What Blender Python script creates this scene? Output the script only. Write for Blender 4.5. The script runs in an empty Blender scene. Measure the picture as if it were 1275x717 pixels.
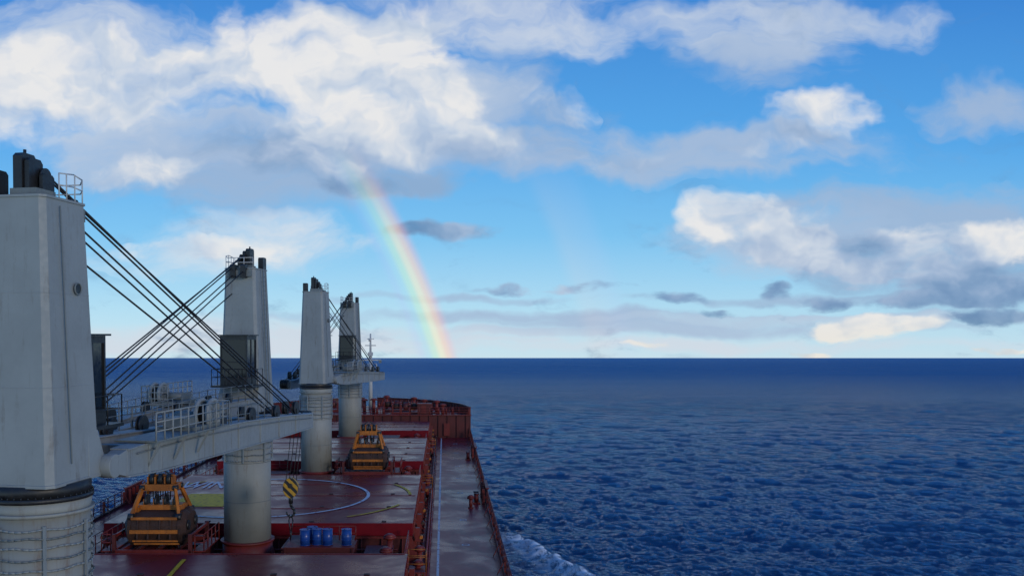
import bpy, math, random
import numpy as np
from mathutils import Vector, Matrix
random.seed(7); np.random.seed(7)
sc=bpy.context.scene
sc.view_settings.view_transform='Standard'; sc.view_settings.look='None'; sc.view_settings.exposure=0
COL=sc.collection
F=1112.0; CAMZ=21.0
PITCH=math.atan(27/F)
M_SHIP=Matrix.Translation((0,0,CAMZ))@Matrix.Rotation(PITCH,4,'X')
SUN_EL=math.radians(11.5); SUN_AZ=math.radians(139.3)

# ---------------------------------------------------------------- node helpers
class NT:
    def __init__(s,nt): s.nt=nt; s.n=nt.nodes; s.l=nt.links
    def put(s,sock,v):
        if v is None: return
        if isinstance(v,bpy.types.NodeSocket): s.l.new(v,sock)
        else:
            if sock.type=='RGBA' and len(v)==3: v=(*v,1)
            sock.default_value=v
    def math(s,op,a,b=None,c=None,clamp=False):
        n=s.n.new('ShaderNodeMath'); n.operation=op; n.use_clamp=clamp
        s.put(n.inputs[0],a)
        if b is not None: s.put(n.inputs[1],b)
        if c is not None: s.put(n.inputs[2],c)
        return n.outputs[0]
    def vec(s,op,a,b=None,c=None,scale=None):
        n=s.n.new('ShaderNodeVectorMath'); n.operation=op
        s.put(n.inputs[0],a)
        if b is not None: s.put(n.inputs[1],b)
        if c is not None: s.put(n.inputs[2],c)
        if scale is not None: s.put(n.inputs['Scale'],scale)
        return n.outputs['Value'] if op in('DOT_PRODUCT','LENGTH','DISTANCE') else n.outputs['Vector']
    def comb(s,x,y,z=0.0):
        n=s.n.new('ShaderNodeCombineXYZ'); s.put(n.inputs[0],x); s.put(n.inputs[1],y); s.put(n.inputs[2],z); return n.outputs[0]
    def sep(s,v):
        n=s.n.new('ShaderNodeSeparateXYZ'); s.put(n.inputs[0],v); return n.outputs
    def noise(s,v,scale,detail=4,rough=.5,dist=0.0,lac=2.0):
        n=s.n.new('ShaderNodeTexNoise'); s.put(n.inputs['Vector'],v); s.put(n.inputs['Scale'],scale)
        n.inputs['Detail'].default_value=detail; n.inputs['Roughness'].default_value=rough
        n.inputs['Distortion'].default_value=dist; n.inputs['Lacunarity'].default_value=lac
        return n.outputs['Fac']
    def rng(s,v,a,b,c=0.0,d=1.0,smooth=True):
        n=s.n.new('ShaderNodeMapRange'); n.interpolation_type='SMOOTHSTEP' if smooth else 'LINEAR'
        n.clamp=True
        s.put(n.inputs[0],v)
        for i,x in enumerate((a,b,c,d)): s.put(n.inputs[i+1],x)
        return n.outputs[0]
    def ramp(s,v,stops,interp='LINEAR'):
        n=s.n.new('ShaderNodeValToRGB'); cr=n.color_ramp; cr.interpolation=interp
        while len(cr.elements)<len(stops): cr.elements.new(.5)
        for e,(p,c) in zip(cr.elements,stops): e.position=p; e.color=(*c,1)
        s.put(n.inputs[0],v); return n.outputs[0]
    def mix(s,f,a,b,mode='MIX'):
        n=s.n.new('ShaderNodeMix'); n.data_type='RGBA'; n.blend_type=mode
        s.put(n.inputs[0],f); s.put(n.inputs[6],a); s.put(n.inputs[7],b); return n.outputs[2]

# ---------------------------------------------------------------- materials
def new_mat(name):
    m=bpy.data.materials.new(name); m.use_nodes=True
    t=NT(m.node_tree); b=m.node_tree.nodes['Principled BSDF']
    return m,t,b
def paint(name,col,rough=.5,var=.18,dirt=None,dirt_amt=.35,streak=True,metal=0.0,scale=1.0,bump=.02):
    m,t,b=new_mat(name)
    g=t.n.new('ShaderNodeNewGeometry'); P=g.outputs['Position']
    n1=t.noise(P,.5*scale,3,.6); n2=t.noise(P,6*scale,3,.6)
    c=t.mix(t.rng(n1,.3,.7),tuple(x*(1-var) for x in col),tuple(min(1,x*(1+var)) for x in col))
    if dirt is not None:
        if streak:
            v=t.vec('MULTIPLY',P,(3.0*scale,3.0*scale,.35*scale))
        else: v=t.vec('MULTIPLY',P,(1.2*scale,1.2*scale,1.2*scale))
        n3=t.noise(v,1.3,5,.65)
        f=t.math('MULTIPLY',t.rng(n3,.52,.75),dirt_amt)
        f=t.math('MULTIPLY',f,t.rng(n2,.3,.6,.4,1))
        c=t.mix(f,c,dirt)
    t.put(b.inputs['Base Color'],c)
    t.put(b.inputs['Roughness'],t.rng(n2,.2,.8,max(.05,rough-.12),min(1,rough+.12)))
    b.inputs['Metallic'].default_value=metal
    if bump:
        bn=t.n.new('ShaderNodeBump'); bn.inputs['Strength'].default_value=.35; bn.inputs['Distance'].default_value=bump
        t.put(bn.inputs['Height'],n2); t.put(b.inputs['Normal'],bn.outputs[0])
    return m
M={}
M['grey']=paint('crane_grey_paint',(.225,.250,.255),.60,.07,(.11,.085,.065),.60,bump=.006)
M['pale']=paint('stained_pedestal_paint',(.255,.265,.245),.62,.08,(.15,.085,.05),.60,bump=.006)
M['greyd']=paint('weathered_grey_paint',(.14,.16,.16),.55,.12,(.10,.07,.05),.5)
M['white']=paint('white_paint',(.46,.47,.46),.5,.08,(.3,.2,.15),.4)
M['black']=paint('black_steel',(.014,.015,.017),.45,.3,(.05,.035,.03),.4)
M['wire']=paint('greased_wire_rope',(.010,.011,.014),.7,.2,bump=0)
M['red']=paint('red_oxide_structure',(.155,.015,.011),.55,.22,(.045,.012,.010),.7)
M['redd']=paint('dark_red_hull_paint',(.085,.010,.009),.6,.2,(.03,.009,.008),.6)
M['hullb']=paint('dark_hull_paint',(.10,.02,.02),.5,.2)
M['orange']=paint('orange_yellow_paint',(.38,.115,.009),.6,.3,(.050,.022,.014),1.0,scale=2.4)
M['rust']=paint('rusty_steel',(.046,.020,.013),.75,.35,(.018,.011,.010),.8,streak=False,scale=1.5)
M['blue']=paint('blue_drum_paint',(.010,.055,.26),.35,.12,(.05,.05,.06),.4)
M['glass']=paint('dark_cabin_glass',(.008,.012,.016),.05,.1,bump=0)

def deck_mat(name,base,base2,spec=.36):
    m,t,b=new_mat(name)
    g=t.n.new('ShaderNodeNewGeometry'); P=g.outputs['Position']
    big=t.noise(P,.13,4,.6,.4); med=t.noise(t.vec('MULTIPLY',P,(2.2,.5,1)),.8,5,.65); fine=t.noise(P,9,3,.6)
    c=t.mix(t.rng(big,.3,.7),base,base2)
    c=t.mix(t.math('MULTIPLY',t.rng(med,.48,.78),.50),c,(.050,.006,.010))
    c=t.mix(t.math('MULTIPLY',t.rng(t.noise(P,1.7,5,.7),.60,.74),.12),c,(.28,.05,.04))
    t.put(b.inputs['Base Color'],c)
    wet=t.rng(t.noise(P,.3,4,.6,.6),.34,.70)
    t.put(b.inputs['Roughness'],t.math('ADD',t.rng(wet,0,1,.38,.22),t.math('MULTIPLY',fine,.06)))
    b.inputs['Specular IOR Level'].default_value=spec
    b.inputs['Specular Tint'].default_value=(1,.52,.62,1)
    bn=t.n.new('ShaderNodeBump'); bn.inputs['Strength'].default_value=.5; bn.inputs['Distance'].default_value=.02
    t.put(bn.inputs['Height'],t.math('ADD',t.noise(P,1.3,4,.6),t.math('MULTIPLY',fine,.12))); t.put(b.inputs['Normal'],bn.outputs[0])
    return m
M['deck']=deck_mat('wet_red_deck_paint',(.185,.011,.019),(.155,.010,.018),.20)
M['hatch']=deck_mat('wet_hatch_cover_paint',(.185,.009,.014),(.155,.008,.014),.23)
def worn(name,col,under,lo=.5,hi=.62):
    m,t,b=new_mat(name)
    g=t.n.new('ShaderNodeNewGeometry'); P=g.outputs['Position']
    f=t.rng(t.noise(P,2.6,6,.7),lo,hi)
    t.put(b.inputs['Base Color'],t.mix(f,col,under)); b.inputs['Roughness'].default_value=.6
    b.inputs['Specular IOR Level'].default_value=.15
    return m
M['mwhite']=worn('worn_white_marking',(.58,.55,.56),(.28,.10,.11),.50,.68)
M['myellow']=worn('worn_yellow_marking',(.60,.36,.015),(.26,.10,.03),.50,.68)
def stripes():
    m,t,b=new_mat('yellow_black_hazard_stripes')
    tc=t.n.new('ShaderNodeTexCoord'); o=t.sep(tc.outputs['Object'])
    s=t.math('ADD',t.math('ADD',o[0],o[1]),o[2])
    f=t.math('GREATER_THAN',t.math('FRACT',t.math('MULTIPLY',s,1.9)),.5)
    t.put(b.inputs['Base Color'],t.mix(f,(.46,.25,.02),(.015,.015,.015))); b.inputs['Roughness'].default_value=.55
    return m
M['haz']=stripes()

# ---------------------------------------------------------------- mesh builder
import bmesh
class MB:
    def __init__(s): s.v=[]; s.f=[]; s.m=[]; s.sm=[]; s.mats=[]
    def mi(s,k):
        if k not in s.mats: s.mats.append(k)
        return s.mats.index(k)
    def add(s,vs,fs,k,smooth=False):
        o=len(s.v); s.v+= [tuple(x) for x in vs]
        i=s.mi(k)
        for j,f in enumerate(fs):
            s.f.append([o+x for x in f]); s.m.append(i); s.sm.append(smooth if not isinstance(smooth,list) else smooth[j])
    def box(s,x0,x1,y0,y1,z0,z1,k):
        x0,x1=min(x0,x1),max(x0,x1)
        vs=[(x,y,z) for z in(z0,z1) for (x,y) in((x0,y0),(x1,y0),(x1,y1),(x0,y1))]
        s.add(vs,[(3,2,1,0),(4,5,6,7),(0,1,5,4),(1,2,6,5),(2,3,7,6),(3,0,4,7)],k)
    def loft(s,A,B,k,smooth=False):
        n=len(A); fs=[(i,(i+1)%n,n+(i+1)%n,n+i) for i in range(n)]
        sm=[smooth]*n+[False,False]
        s.add(list(A)+list(B),fs+[tuple(range(n-1,-1,-1)),tuple(range(n,2*n))],k,sm)
    def beam(s,p0,p1,w,h,k,w1=None,h1=None):
        p0=Vector(p0);p1=Vector(p1); d=(p1-p0).normalized()
        up=Vector((0,0,1)) if abs(d.z)<.95 else Vector((0,1,0))
        sx=d.cross(up).normalized(); u=sx.cross(d).normalized()
        w1=w if w1 is None else w1; h1=h if h1 is None else h1
        R=lambda p,w,h:[p-sx*w/2-u*h/2,p+sx*w/2-u*h/2,p+sx*w/2+u*h/2,p-sx*w/2+u*h/2]
        s.loft(R(p0,w,h)[::-1],R(p1,w1,h1)[::-1],k)
    def cyl(s,p0,p1,r,k,n=10,r1=None):
        p0=Vector(p0);p1=Vector(p1); d=(p1-p0).normalized()
        up=Vector((0,0,1)) if abs(d.z)<.95 else Vector((1,0,0))
        a=d.cross(up).normalized(); b=d.cross(a).normalized(); r1=r if r1 is None else r1
        C=lambda p,r:[p+(a*math.cos(2*math.pi*i/n)+b*math.sin(2*math.pi*i/n))*r for i in range(n)]
        s.loft(C(p0,r),C(p1,r1),k,True)
    def path(s,pts,r,k,n=6):
        for a,b in zip(pts,pts[1:]): s.cyl(a,b,r,k,n)
    def ring(s,c,R,r,k,n=36,m=6,axis='z'):
        vs=[];fs=[]
        for i in range(n):
            a=2*math.pi*i/n
            for j in range(m):
                b=2*math.pi*j/m; rr=R+r*math.cos(b); z=r*math.sin(b)
                p=(rr*math.cos(a),rr*math.sin(a),z)
                if axis=='x': p=(z,p[0],p[1])
                vs.append((c[0]+p[0],c[1]+p[1],c[2]+p[2]))
                fs.append((i*m+j,((i+1)%n)*m+j,((i+1)%n)*m+(j+1)%m,i*m+(j+1)%m))
        s.add(vs,fs,k,True)
    def extrude_x(s,prof,x0,x1,k,smooth=False):
        s.loft([(x0,y,z) for y,z in prof],[(x1,y,z) for y,z in prof],k,smooth)
    def rail(s,pts,h,k,sp=1.5,r=.03,n=3,pr=None,sec=5):
        pr=pr or r*1.3
        for a,b in zip(pts,pts[1:]):
            a=Vector(a);b=Vector(b)
            for i in range(1,n+1):
                o=Vector((0,0,h*i/n)); s.cyl(a+o,b+o,r,k,sec)
            N=max(1,int(round((b-a).length/sp)))
            for i in range(N+1):
                p=a.lerp(b,i/N); s.cyl(p,p+Vector((0,0,h)),pr,k,sec)
    def build(s,name,parent=None,bevel=0,label=None):
        me=bpy.data.meshes.new(name); me.from_pydata(s.v,[],s.f)
        for k in s.mats: me.materials.append(M[k])
        me.polygons.foreach_set('material_index',s.m); me.polygons.foreach_set('use_smooth',s.sm); me.update()
        bm=bmesh.new(); bm.from_mesh(me); bmesh.ops.recalc_face_normals(bm,faces=bm.faces); bm.to_mesh(me); bm.free()
        o=bpy.data.objects.new(name,me); COL.objects.link(o)
        if parent: o.parent=parent
        if bevel:
            md=o.modifiers.new('bevel','BEVEL'); md.width=bevel; md.segments=2; md.limit_method='ANGLE'; md.angle_limit=math.radians(50)
        if label: o['label']=label
        return o
TOP=[]
def empty(name,loc,label,cat,group=None,rz=0):
    e=bpy.data.objects.new(name,None); COL.objects.link(e); e.empty_display_size=.5
    e.location=loc; e.rotation_euler=(0,0,rz); e['label']=label; e['category']=cat
    if group: e['group']=group
    TOP.append(e); return e
def copy_thing(src,loc,rz=0,label=None):
    c=src.copy(); COL.objects.link(c); c.location=loc; c.rotation_euler=(0,0,rz)
    if label: c['label']=label
    TOP.append(c)
    def rec(a,b):
        for ch in list(a.children):
            if ch==b: continue
            k=ch.copy(); COL.objects.link(k); k.parent=b; k.matrix_parent_inverse=ch.matrix_parent_inverse.copy(); rec(ch,k)
    rec(src,c); return c

# ---------------------------------------------------------------- the ship
CX=-12.7; DK=-15.5; HT=-12.8; FD=-12.1; FY=136.0; HB=16.85
ship=empty('cargo_ship',(0,0,0),'red-decked bulk carrier with hatch covers sailing on blue sea','ship')
out_main=[(-12,HB),(20,HB),(60,HB),(100,HB),(126,HB),(FY,HB-.1)]
out_bow=[(FY,HB-.1),(139,16.2),(142,15.4),(145,14.0),(148,11.9),(150.5,9.3),(152.5,6.4),(154,3.4),(154.7,1.2)]
b=MB()
def shell(outl,zt,side):
    n=len(outl)
    vs=[]
    for (y,h) in outl:
        k=0 if y<126 else (y-126)/29
        vs+= [(CX+side*h,y,zt),(CX+side*h*(1-.12*k),y-2*k,zt-6),(CX+side*h*(1-.25*k),y-4*k,-34)]
    fs=[]
    for i in range(n-1):
        for j in range(2): fs.append((3*i+j,3*i+j+1,3*i+3+j+1,3*i+3+j))
    b.add(vs,fs,'hullb')
for sd in(1,-1):
    shell(out_main,DK,sd); shell(out_bow,FD,sd)
b.build('hull',ship)
b=MB()
vs=[];fs=[]
for (y,h) in out_main: vs+=[(CX-h,y,DK),(CX+h,y,DK)]
for i in range(len(out_main)-1): fs.append((2*i,2*i+1,2*i+3,2*i+2))
b.add(vs,fs,'deck')
b.build('main_deck',ship)
b=MB()
vs=[];fs=[]
for (y,h) in out_bow: vs+=[(CX-h,y,FD),(CX+h,y,FD)]
for i in range(len(out_bow)-1): fs.append((2*i,2*i+1,2*i+3,2*i+2))
b.add(vs,fs,'deck')
b.box(CX-HB+.1,CX+HB-.1,FY-.12,FY+.02,DK,FD-.01,'redd')
for i in range(24):
    x=CX-HB+.7+i*1.4; b.box(x-.05,x+.05,FY-.32,FY-.122,DK+.01,FD-.02,'redd')
b.box(CX+HB-4.2,CX+HB-3.3,FY-.40,FY-.323,DK+.3,DK+2.2,'red')
b.box(CX-HB,CX+HB,FY-.42,FY-.02,FD-.008,FD+.10,'red')
b.build('forecastle',ship)
for sd in(1,-1):
    b=MB()
    for (y0,h0),(y1,h1) in zip(out_bow,out_bow[1:]):
        z0=1.15+.2*(y0-FY)/19; z1=1.15+.2*(y1-FY)/19
        A=[(CX+sd*h0,y0,FD-.02),(CX+sd*(h0-.12),y0,FD-.02),(CX+sd*(h0-.12),y0,FD+z0),(CX+sd*h0,y0,FD+z0)]
        B_=[(CX+sd*h1,y1,FD-.02),(CX+sd*max(0,h1-.12),y1,FD-.02),(CX+sd*max(0,h1-.12),y1,FD+z1),(CX+sd*h1,y1,FD+z1)]
        b.loft(A,B_,'redd')
        b.beam((CX+sd*(h0-.1),y0,FD+z0+.05),(CX+sd*(h1-.1),y1,FD+z1+.05),.32,.1,'redd')
        L=math.hypot(h1-h0,y1-y0); N=max(2,int(L/1.0))
        for i in range(N):
            t=i/N; x=CX+sd*(h0+(h1-h0)*t-.12); y=y0+(y1-y0)*t; z=z0+(z1-z0)*t
            dx=-sd*.6
            b.add([(x,y-.03,FD),(x+dx,y-.03,FD),(x,y-.03,FD+z),(x,y+.03,FD),(x+dx,y+.03,FD),(x,y+.03,FD+z)],
                  [(0,1,2),(5,4,3),(0,2,5,3),(1,4,5,2),(0,3,4,1)],'red')
    b.build('bow_bulwark',ship)
for sd in(1,-1):
    b=MB(); b.box(CX+sd*(HB-.02),CX+sd*(HB-.30),-12,FY-.45,DK+.002,DK+.22,'redd'); b.build('gunwale_bar',ship)
for sd in(1,-1):
    b=MB(); x=CX+sd*(HB-.16)
    b.rail([(x,20,DK+.2),(x,FY-.5,DK+.2)],1.15,'redd',1.6,.035,3,.05,5)
    for i in range(24):
        y=24+i*4.8
        b.beam((x-sd*.55,y,DK+.02),(x,y,DK+1.1),.09,.05,'red')
        b.box(x-.09,x+.09,y-.12,y+.12,DK+.2,DK+1.2,'red')
    for y0 in(44,82,112):
        b.box(x-.05,x+.05,y0,y0+4.5,DK+.23,DK+1.42,'redd')
        b.box(x-.14,x+.14,y0-.1,y0+4.6,DK+1.42,DK+1.52,'red')
        for k in range(5): b.box(x-sd*.35-.12,x-sd*.35+.12,y0+.2+k*1.0,y0+.28+k*1.0,DK+.02,DK+1.35,'red')
    b.build('side_railing',ship)

HATCHES=[(31.5,52.3),(60.8,82.2),(91.2,111.8),(120.6,133.6)]
HX0,HX1=-23.3,-2.15
for (y0,y1) in HATCHES:
    b=MB()
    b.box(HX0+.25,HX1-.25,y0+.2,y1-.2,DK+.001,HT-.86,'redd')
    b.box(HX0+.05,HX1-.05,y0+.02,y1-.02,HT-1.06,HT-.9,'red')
    N=int((y1-y0)/1.5)
    for i in range(N+1):
        y=y0+.35+i*(y1-y0-.7)/N
        for sd,x in((1,HX1-.25),(-1,HX0+.25)):
            b.add([(x,y-.03,DK),(x+sd*.85,y-.03,DK),(x+sd*.18,y-.03,HT-1.07),(x,y-.03,HT-1.07),
                   (x,y+.03,DK),(x+sd*.85,y+.03,DK),(x+sd*.18,y+.03,HT-1.07),(x,y+.03,HT-1.07)],
                  [(0,1,2,3),(7,6,5,4),(1,5,6,2),(0,3,7,4),(2,6,7,3)],'red')
    for i in range(15):
        x=HX0+.7+i*(HX1-HX0-1.4)/14
        for sd,y in((1,y1-.2),(-1,y0+.2)):
            b.add([(x-.03,y,DK),(x-.03,y+sd*.5,DK),(x-.03,y+sd*.14,HT-1.07),(x-.03,y,HT-1.07),
                   (x+.03,y,DK),(x+.03,y+sd*.5,DK),(x+.03,y+sd*.14,HT-1.07),(x+.03,y,HT-1.07)],
                  [(0,1,2,3),(7,6,5,4),(1,5,6,2),(0,3,7,4),(2,6,7,3)],'red')
    b.cyl((HX0+1,y0-.25,HT-1.75),(HX1-1,y0-.25,HT-1.75),.07,'red',6)
    b.cyl((HX0+1,y0-.25,HT-2.0),(HX1-1,y0-.25,HT-2.0),.05,'rust',6)
    b.build('hatch_coaming',ship)
    np_=4 if y1-y0>15 else 3
    L=(y1-y0)/np_
    for i in range(np_):
        b=MB(); a=y0+i*L+.03; c=y0+(i+1)*L-.03
        b.box(HX0,HX1,a,c,HT-.86,HT,'hatch')
        for k in range(4):
            y=a+.6+k*(c-a-1.2)/3
            for x,sd in((HX1,1),(HX0,-1)):
                b.box(x+sd*.001,x+sd*.09,y-.05,y+.05,HT-.82,HT-.05,'red')
        b.box(HX0+.15,HX1-.15,c-.16,c-.06,HT+.001,HT+.035,'red')
        for x in(HX0+2,HX0+7,HX1-7,HX1-2):
            b.box(x-.16,x+.16,a+.35,a+.65,HT+.001,HT+.05,'rust')
        b.build('hatch_cover',ship,bevel=.03)

def arc(c,r,w,a0,a1,z,k,n=60,clip=True):
    for i in range(n):
        t0=a0+(a1-a0)*i/n; t1=a0+(a1-a0)*(i+1)/n
        q=[(c[0]+rr*math.cos(t),c[1]+rr*math.sin(t)) for rr,t in((r,t0),(r+w,t0),(r+w,t1),(r,t1))]
        if clip and any(y<60.95 or y>82.05 or x>HX1-.1 or x<HX0+.1 for x,y in q): continue
        b.add([(x,y,z) for x,y in q],[(0,1,2,3)],k)
b=MB(); arc((-14.5,71.0),8.3,.26,0,2*math.pi,HT+.042,'mwhite',120)
b.build('winching_circle_marking',ship)
for (a0,a1) in((-.92,-.36),(.05,.55),(2.4,2.7),(3.4,3.7)):
    b=MB(); arc((-13.2,71.2),10.35,.24,a0,a1,HT+.042,'myellow',20)
    if b.v: b.build('yellow_line_marking',ship)
b=MB(); b.add([(-20.9,66.6,HT+.043),(-16.6,66.6,HT+.043),(-16.6,72.0,HT+.043),(-20.5,72.0,HT+.043)],[(0,1,2,3)],'myellow'); b.build('yellow_zone_marking',ship)
b=MB(); b.add([(-14.6,44.6,HT+.042),(-14.35,44.6,HT+.042),(-14.75,50.8,HT+.042),(-15.0,50.8,HT+.042)],[(0,1,2,3)],'myellow'); b.build('yellow_line_marking',ship)
def text_mesh(txt,w,h,loc,k,name):
    cu=bpy.data.curves.new(name,'FONT'); cu.body=txt; cu.size=1; o=bpy.data.objects.new(name+'_tmp',cu); COL.objects.link(o)
    dg=bpy.context.evaluated_depsgraph_get(); me=bpy.data.meshes.new_from_object(o.evaluated_get(dg))
    bpy.data.objects.remove(o)
    co=np.array([v.co[:] for v in me.vertices]); mn=co.min(0); mx=co.max(0)
    for v in me.vertices:
        v.co=Vector((loc[0]+(v.co.x-mn[0])/(mx[0]-mn[0])*w,loc[1]+(v.co.y-mn[1])/(mx[1]-mn[1])*h,loc[2]))
    me.materials.clear(); me.materials.append(M[k])
    n=bpy.data.objects.new(name,me); COL.objects.link(n); n.parent=ship; return n
text_mesh('WINCH',6.6,3.5,(-22.5,74.6,HT+.046),'mwhite','winch_lettering')
b=MB()
b.box(-.50,-.34,22,FY-1,DK+.003,DK+.006,'mwhite')
b.build('deck_line_marking',ship)
for y in(48,57,66,75,88,97,106,118,128):
    b=MB(); arc((1.6,y),.22,.09,0,2*math.pi,DK+.006,'mwhite',14,False); b.build('lashing_point_marking',ship)

for sd in(1,-1):
    b=MB()
    X=lambda x: CX+sd*(x-CX)
    for x,z,r in((-1.25,.38,.10),(-1.05,.30,.06),(-1.42,.30,.05)):
        b.cyl((X(x),22,DK+z),(X(x),FY-.6,DK+z),r,'red',8)
    for i in range(38):
        y=24+i*3; b.box(X(-1.5),X(-.95),y-.05,y+.05,DK+.004,DK+.22,'redd')
    b.build('deck_pipe_run',ship)
    for (y0,y1) in HATCHES:
        for k in range(5):
            y=y0+1.2+k*(y1-y0-2.4)/4
            c=MB()
            c.box(X(-2.0),X(-1.7),y-.2,y+.2,HT-1.5,HT-.55,'red')
            c.beam((X(-1.85),y,DK+.1),(X(-1.85),y,HT-1.5),.12,.12,'redd')
            c.cyl((X(-1.6),y-.25,HT-1.2),(X(-1.6),y+.25,HT-1.2),.12,'orange' if k%2==0 else 'rust',8)
            c.build('hatch_cover_stopper',ship)
def bollard(x,y,z,al):
    c=MB(); q=(.35,.85) if al else (.85,.35)
    c.box(x-q[0],x+q[0],y-q[1],y+q[1],z+.003,z+.12,'red')
    for s_ in(-.5,.5):
        px,py=(x,y+s_) if al else (x+s_,y)
        c.cyl((px,py,z+.12),(px,py,z+.85),.2,'red',14); c.cyl((px,py,z+.85),(px,py,z+.93),.27,'redd',14)
    c.build('mooring_bollard',ship)
for (x,y) in((3.0,83),(3.0,112),(-28.3,60),(-28.3,83),(-28.3,112)): bollard(x,y,DK,True)
def vent(x,y,h=1.2,r=.28,k='red',z=DK):
    c=MB(); c.cyl((x,y,z),(x,y,z+h),r*.6,k,12); c.cyl((x,y,z+h-.05),(x,y,z+h+.12),r*1.25,k,14); c.cyl((x,y,z+h+.12),(x,y,z+h+.28),r*1.25,k,14,r*.5)
    c.cyl((x,y,z),(x,y,z+.08),r,k,12); c.build('mushroom_ventilator',ship)
for y in(54.5,58.2,85,88.8,114.6,118.5):
    vent(-1.6,y,1.5); vent(-3.6,y+.4,2.2,.33); vent(-24.6,y,1.4); vent(-22,y,2.0,.3)
vent(2.4,80.2,.9,.26)
def locker(x0,x1,y0,y1,h,k='red'):
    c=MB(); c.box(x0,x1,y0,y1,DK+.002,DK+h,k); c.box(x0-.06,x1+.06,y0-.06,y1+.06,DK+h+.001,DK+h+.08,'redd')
    n=max(2,int((x1-x0)/.8))
    for i in range(n+1):
        x=x0+(x1-x0)*i/n; c.box(x-.03,x+.03,y0-.05,y0-.002,DK+.1,DK+h-.1,'redd')
    c.box(x0+.4,x0+1.1,y0-.09,y0-.055,DK+.3,DK+min(h-.15,2.0),'red')
    c.build('deck_house',ship,bevel=.02)
for cy in(57.9,87.5,117.5):
    locker(CX+2.6,CX+6.8,cy-2.6,cy+.9,2.25); locker(CX-7.2,CX-2.7,cy-.2,cy+1.6,1.9)
    locker(CX+7.6,CX+9.3,cy-1.0,cy+1.2,1.5,'redd')
for cy in(57.0,86.6,116.5):
    for (x,sd) in((-2.2,1),(-23.2,-1)):
        c=MB()
        c.rail([(x,cy-3.6,DK+1.3),(x+sd*1.1,cy-3.6,DK+1.3),(x+sd*1.1,cy-2.0,DK+1.3),(x,cy-2.0,DK+1.3)],1.0,'orange',.9,.03,2)
        c.box(x,x+sd*1.1,cy-3.6,cy-2.0,DK+1.22,DK+1.3,'red')
        for q in((x,cy-3.6),(x+sd*1.1,cy-3.6),(x+sd*1.1,cy-2),(x,cy-2)): c.beam((q[0],q[1],DK),(q[0],q[1],DK+1.22),.08,.08,'red')
        for zz in range(5):
            c.box(x+sd*.2,x+sd*.9,cy-2.0+zz*.25,cy-1.8+zz*.25,DK+1.05-zz*.25,DK+1.09-zz*.25,'orange')
        c.beam((x+sd*.18,cy-2,DK+1.2),(x+sd*.18,cy-.7,DK),.05,.14,'orange'); c.beam((x+sd*.92,cy-2,DK+1.2),(x+sd*.92,cy-.7,DK),.05,.14,'orange')
        c.build('access_ladder',ship)
for (ya,yb) in((52.6,60.4),(82.5,90.8),(112.1,120.2)):
    for pts,h,sp in(([(-20.5,yb-.1,HT-1.0),(-15.5,yb-.1,HT-1.0)],1.1,1.3),([(-2.4,ya+.3,DK+.5),(-2.4,yb-.4,DK+.5)],1.9,1.5),([(-23.0,ya+.3,DK+.5),(-23.0,yb-.4,DK+.5)],1.9,1.5)):
        c=MB(); c.rail(pts,h,'red',sp,.032,3); c.build('guard_rail',ship)

def windlass(x,y):
    c=MB(); c.box(x-2.2,x+2.2,y-.9,y+.9,FD+.002,FD+.25,'red')
    for px in(-2,-.7,.7,2): c.box(x+px-.1,x+px+.1,y-.7,y+.7,FD+.25,FD+1.45,'red')
    c.cyl((x-2.3,y,FD+1.1),(x+2.3,y,FD+1.1),.16,'black',10)
    for px in(-1.4,1.35): 
        c.cyl((x+px-.5,y,FD+1.1),(x+px+.5,y,FD+1.1),.42,'rust',16)
        for e in(-.52,.52): c.cyl((x+px+e-.03,y,FD+1.1),(x+px+e+.03,y,FD+1.1),.75,'red',18)
    c.cyl((x-.35,y,FD+1.1),(x+.35,y,FD+1.1),.62,'redd',14)
    c.box(x+2.3,x+3.0,y-.4,y+.4,FD+.2,FD+1.3,'orange'); c.build('anchor_windlass',ship)
windlass(-7.6,143.5); windlass(-17.8,143.5); windlass(-6.0,139.2)
for (x,y) in((-1.5,139.5),(-2.6,145.5),(-24,139.5),(-22.8,145.5),(-10.5,150.5),(-15,150.5),(.8,138.6),(-9.9,138.2)): bollard(x,y,FD,False)
for (x,y,h) in((-3.2,141.5,1.8),(-9.5,147.5,2.0),(-11,139.3,2.1),(-20,139.5,1.7),(-5,147.8,1.7),(-1.2,141.6,1.6),(-.2,137.4,1.4),(-12.6,141,1.9)): vent(x,y,h,.45,'red',FD)
c=MB(); c.box(-4.1,-2.0,137.0,138.6,FD+.002,FD+1.6,'redd'); c.box(-4.2,-1.9,136.9,138.7,FD+1.601,FD+1.7,'red'); c.box(-3.5,-2.8,136.92,136.997,FD+.2,FD+1.4,'red'); c.build('deck_house',ship)
c=MB(); c.rail([(CX-HB+.3,FY-.25,FD+.1),(CX+HB-.4,FY-.25,FD+.1)],1.1,'red',1.5,.035,3,.05); c.build('forecastle_railing',ship)
c=MB(); mx,my=-12.2,148.0
c.cyl((mx,my,FD),(mx,my,-3.4),.34,'white',14,.28); c.cyl((mx,my,-3.4),(mx,my,.35),.20,'white',8,.12)
c.beam((mx-1.7,my,-4.0),(mx+1.7,my,-4.0),.2,.2,'white'); c.beam((mx-.9,my,-1.6),(mx+.9,my,-1.6),.15,.15,'white')
c.beam((mx-.6,my,-.5),(mx+.6,my,-.5),.12,.12,'white')
c.cyl((mx-.12,my-.1,-.9),(mx-.12,my-.1,-.4),.2,'white',8); c.box(mx-1.0,mx+1.0,my-.8,my+.5,-5.72,-5.6,'white')
c.rail([(mx-1.0,my-.8,-5.6),(mx+1.0,my-.8,-5.6),(mx+1.0,my+.5,-5.6)],1.0,'white',.7,.035,2)
c.box(mx-.4,mx+.4,my-.5,my+.2,-3.3,-2.7,'white')
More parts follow.
